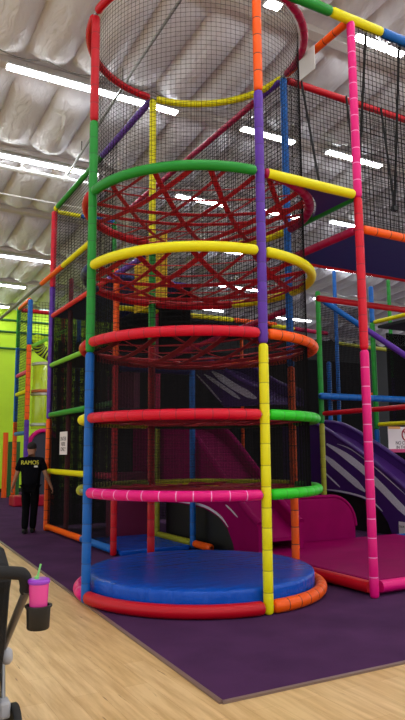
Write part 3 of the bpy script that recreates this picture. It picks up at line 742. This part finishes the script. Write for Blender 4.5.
for s, (hp, kn, an) in LEG.items():
    hp, kn, an = Vector(hp), Vector(kn), Vector(an)
    PN['hp' + s] = (*hp, .10); PN['th' + s] = (*hp.lerp(kn, .45), .082); PN['kn' + s] = (*kn, .058); PN['cf' + s] = (*kn.lerp(an, .35), .058); PN['an' + s] = (*an, .038); PN['to' + s] = (an.x, an.y + .13, .05, .035)
    PE += [('pelvis', 'hp' + s), ('hp' + s, 'th' + s), ('th' + s, 'kn' + s), ('kn' + s, 'cf' + s), ('cf' + s, 'an' + s), ('an' + s, 'to' + s)]
person = skinned('person', PN, PE, M['skin'])
tag(person, 'person in black T-shirt with yellow back print and black trousers, walking away', 'person')
SH = {k: list(PN[k]) for k in ('belly', 'chest', 'neckb', 'shl', 'shr', 'ual', 'uar')}
SH['belly'][3:] = [.20, .155]; SH['chest'][3:] = [.20, .145]; SH['neckb'][3:] = [.09, .085]; SH['neckb'][2] = 1.485
SH['hem'] = [0, 0, .84, .205, .175]; SH['hip'] = [0, 0, .95, .205, .175]
for s in 'lr':
    SH['sh' + s][3:] = [.095]; SH['ua' + s][3:] = [.082]; a, e = Vector(PN['ua' + s][:3]), Vector(PN['el' + s][:3]); SH['cu' + s] = [*a.lerp(e, .55), .078]
skinned('shirt', SH, [('belly', 'hip'), ('hip', 'hem'), ('belly', 'chest'), ('chest', 'neckb'), ('chest', 'shl'), ('chest', 'shr'), ('shl', 'ual'), ('shr', 'uar'), ('ual', 'cul'), ('uar', 'cur')], M['shirt'], person)
TR = {'pelvis': [0, 0, .91, .14, .11]}
TE = []
for s in 'lr':
    for k, r in (('hp', .10), ('th', .10), ('kn', .082), ('cf', .078), ('an', .072)): TR[k + s] = [*PN[k + s][:3], r]
    TR['an' + s][2] -= .03
    TE += [('pelvis', 'hp' + s), ('hp' + s, 'th' + s), ('th' + s, 'kn' + s), ('kn' + s, 'cf' + s), ('cf' + s, 'an' + s)]
skinned('trousers', TR, TE, M['pants'], person)
for s in 'lr':
    a = PN['an' + s]; mb = MB(); 
    mb.tube([(a[0], a[1] - .075, .045), (a[0], a[1] - .05, .05), (a[0], a[1] + .04, .055), (a[0], a[1] + .14, .045), (a[0], a[1] + .2, .035)], [.03, .046, .05, .045, .022], seg=12)
    mb.build('shoe', M['shoe'], person, smooth=True)
hm = MB(); prof = []
for i in range(9):
    ph = PI / 2 * i / 8; prof.append((.101 * math.cos(ph) + .001, .10 * math.sin(ph)))
hm.lathe([(.088, -.035), (.1, -.015)] + prof, seg=20)
h = hm.build('hair', M['hair'], person, smooth=True); h.location = (0, .018, 1.705); h.scale = (.93, 1.06, 1.0); h.rotation_euler = (.12, 0, 0)
for x in (-.032, .032):
    e = MB().lathe([(.004, -.009), (.010, 0), (.004, .009)], seg=10).build('eye', M['eye'], person, smooth=True); e.location = (x, .118, 1.685)
bt = text('RAMOS', .115, (0, -.150, 1.39), (PI / 2 , 0, 0), M['ink'], person, ext=.012, sx=.92)
MB().box((.12, -.152, 1.315), (.07, .02, .035)).build('print_mark', M['inkw'], person, label='small white print')
person.location = (-.41, 6.34, .012); person.rotation_euler = (0, 0, -.42)

# ------------------------------------------------------------------ stroller, in its own frame (x right, y forward)
CAMX, CAMY, CAMZ, YAW, PITCH, ROLL, FPX = -3.78228763, -6.9047897, 1.6136422, .506701607, .139887373, -.00671142666, 645.283426
rt = Vector((math.cos(YAW), -math.sin(YAW), 0)); fh = Vector((math.sin(YAW), math.cos(YAW), 0))
st = thing('stroller', 'black stroller with foam handle and cup holder at the left edge', 'stroller')
ox, oy = -.86 , 3.2
sxv = (rt * .89 + fh * .45); syv = (rt * -.45 + fh * .89)
org = Vector((CAMX, CAMY, 0)) + rt * (ox - .25 * .89) + fh * (oy - .25 * .45)
st.location = org; st.rotation_euler = (0, 0, math.atan2(sxv.y, sxv.x))
def both(fn): fn(1); fn(-1)
W = .27
hp = [(-W, .10, .88), (-W, .04, .975), (-W + .02, .01, 1.025), (-W + .07, 0, 1.045), (0, 0, 1.06), (W - .07, 0, 1.045), (W - .02, .01, 1.025), (W, .04, .965), (W, .06, .95)]
def sp3(pts, n=5):
    out = []
    for i in range(len(pts) - 1):
        p = [Vector(pts[max(i - 1, 0)]), Vector(pts[i]), Vector(pts[i + 1]), Vector(pts[min(i + 2, len(pts) - 1)])]
        for k in range(n):
            t_ = k / n; out.append(.5 * (2 * p[1] + (p[2] - p[0]) * t_ + (2 * p[0] - 5 * p[1] + 4 * p[2] - p[3]) * t_ ** 2 + (3 * p[1] - 3 * p[2] + p[3] - p[0]) * t_ ** 3))
    out.append(Vector(pts[-1])); return out
MB().tube(sp3(hp), .031, seg=14).build('handle', M['foam'], st, smooth=True)
for s in (1, -1):
    MB().tube([(s * W, .03, .955), (s * W, .30, .76), (s * W, .66, .50), (s * W, 1.08, .16)], .021, seg=10).build('frame_tube', M['darkmetal'], st, smooth=True)
    MB().tube([(s * W, .60, .52), (s * W, .51, .14)], .014, seg=10).build('rear_leg', M['steel'], st, smooth=True)
    j = MB().lathe([(.03, -.03), (.045, -.015), (.045, .015), (.03, .03)], seg=16).build('joint', M['greyp'], st, smooth=True)
    j.location = (s * (W + .02), .60, .50); j.rotation_euler = (0, PI / 2, 0)
    MB().box((s * (W - .0), .52, .26), (.06, .10, .09)).build('wheel_bracket', M['greyp'], st, bevel=.015)
    for y, r in ((.50, .14), (1.12, .09)):
        w = MB().lathe([(r * .5, -.012), (r * .8, -.02), (r * .96, -.02), (r, -.012), (r, .012), (r * .96, .02), (r * .8, .02), (r * .5, .012)], seg=26).build('wheel', M['wheel'], st, smooth=True)
        w.location = (s * (W + .055), y, r); w.rotation_euler = (0, PI / 2, 0)
        MB().lathe([(.02, -.03), (.028, 0), (.02, .03)], seg=14).build('hub', M['greyp'], w, smooth=True)
MB().tube([(-W - .02, .50, .14), (W + .02, .50, .14)], .012, seg=8).build('axle', M['steel'], st, smooth=True)
# seat shell and canopy, padded black fabric
shell = [(.18, .92), (.14, .98), (.22, 1.06), (.36, 1.12), (.55, 1.12), (.72, 1.02), (.76, .92), (.66, .93), (.50, 1.0), (.36, .96), (.34, .80), (.42, .56), (.52, .47), (.82, .46), (.90, .40), (.86, .34), (.50, .34), (.36, .42), (.24, .66)]
MB().prism(shell, 'X', -W + .05, W - .045).build('seat', M['fabric'], st, bevel=.04)
MB().box((0, .62, .24), (.42, .5, .16)).build('basket', M['fabric'], st, bevel=.03)
# cup holder on the right tube
ch = (W + .045, -.03, .785)
MB().lathe([(.049, 0), (.053, .006), (.056, .098), (.064, .100), (.064, .108), (.052, .108), (.046, .02), (.0, .018)], c=ch, seg=26).build('cup_holder', M['black'], st, smooth=True)
MB().bar((W + .01, .04, .875), (W + .03, -.005, .875), .02, .03).build('clamp', M['black'], st)
cw = org + sxv * ch[0] + syv * ch[1]
cup = thing('tumbler', 'pink tumbler with purple lid and green straw in the stroller cup holder', 'cup', (cw.x, cw.y, .806))
MB().lathe([(.036, 0), (.038, .004), (.047, .185), (.046, .19)], seg=26).build('body', M['cup'], cup, smooth=True)
MB().lathe([(.050, .186), (.052, .19), (.052, .203), (.046, .208), (.03, .208)], seg=26).build('lid', M['lid'], cup, smooth=True)
s_ = MB().tube([(-.012, 0, .2), (.006, 0, .275)], .005, seg=8); s_.lathe([(.012, .207), (.012, .216), (.006, .22)], c=(-.012, 0, 0), seg=12)
s_.build('straw', M['straw'], cup, smooth=True)

# ------------------------------------------------------------------ light and camera
w = bpy.data.worlds.new('hall_light'); w.use_nodes = True; scene.world = w
w.node_tree.nodes['Background'].inputs[0].default_value = (.93, .97, 1, 1); w.node_tree.nodes['Background'].inputs[1].default_value = .9

cd = bpy.data.cameras.new('camera'); cam = bpy.data.objects.new('camera', cd); COL.objects.link(cam); scene.camera = cam
cd.sensor_fit = 'VERTICAL'; cd.sensor_height = 36; cd.sensor_width = 36 * 405 / 720; cd.lens = FPX / 720 * 36; cd.clip_end = 200; cd.clip_start = .05
f = Vector((math.cos(PITCH) * math.sin(YAW), math.cos(PITCH) * math.cos(YAW), math.sin(PITCH)))
r0 = Vector((math.cos(YAW), -math.sin(YAW), 0)); u0 = r0.cross(f)
rr = r0 * math.cos(ROLL) + u0 * math.sin(ROLL); uu = u0 * math.cos(ROLL) - r0 * math.sin(ROLL)
m = Matrix((rr, uu, -f)).transposed().to_4x4(); m.translation = (CAMX, CAMY, CAMZ); cam.matrix_world = m
vs = scene.view_settings; scene.display_settings.display_device = 'sRGB'
vs.view_transform = 'Standard'; vs.look = 'None'; vs.gamma = 1; vs.exposure = 0.42; vs.use_curve_mapping = False
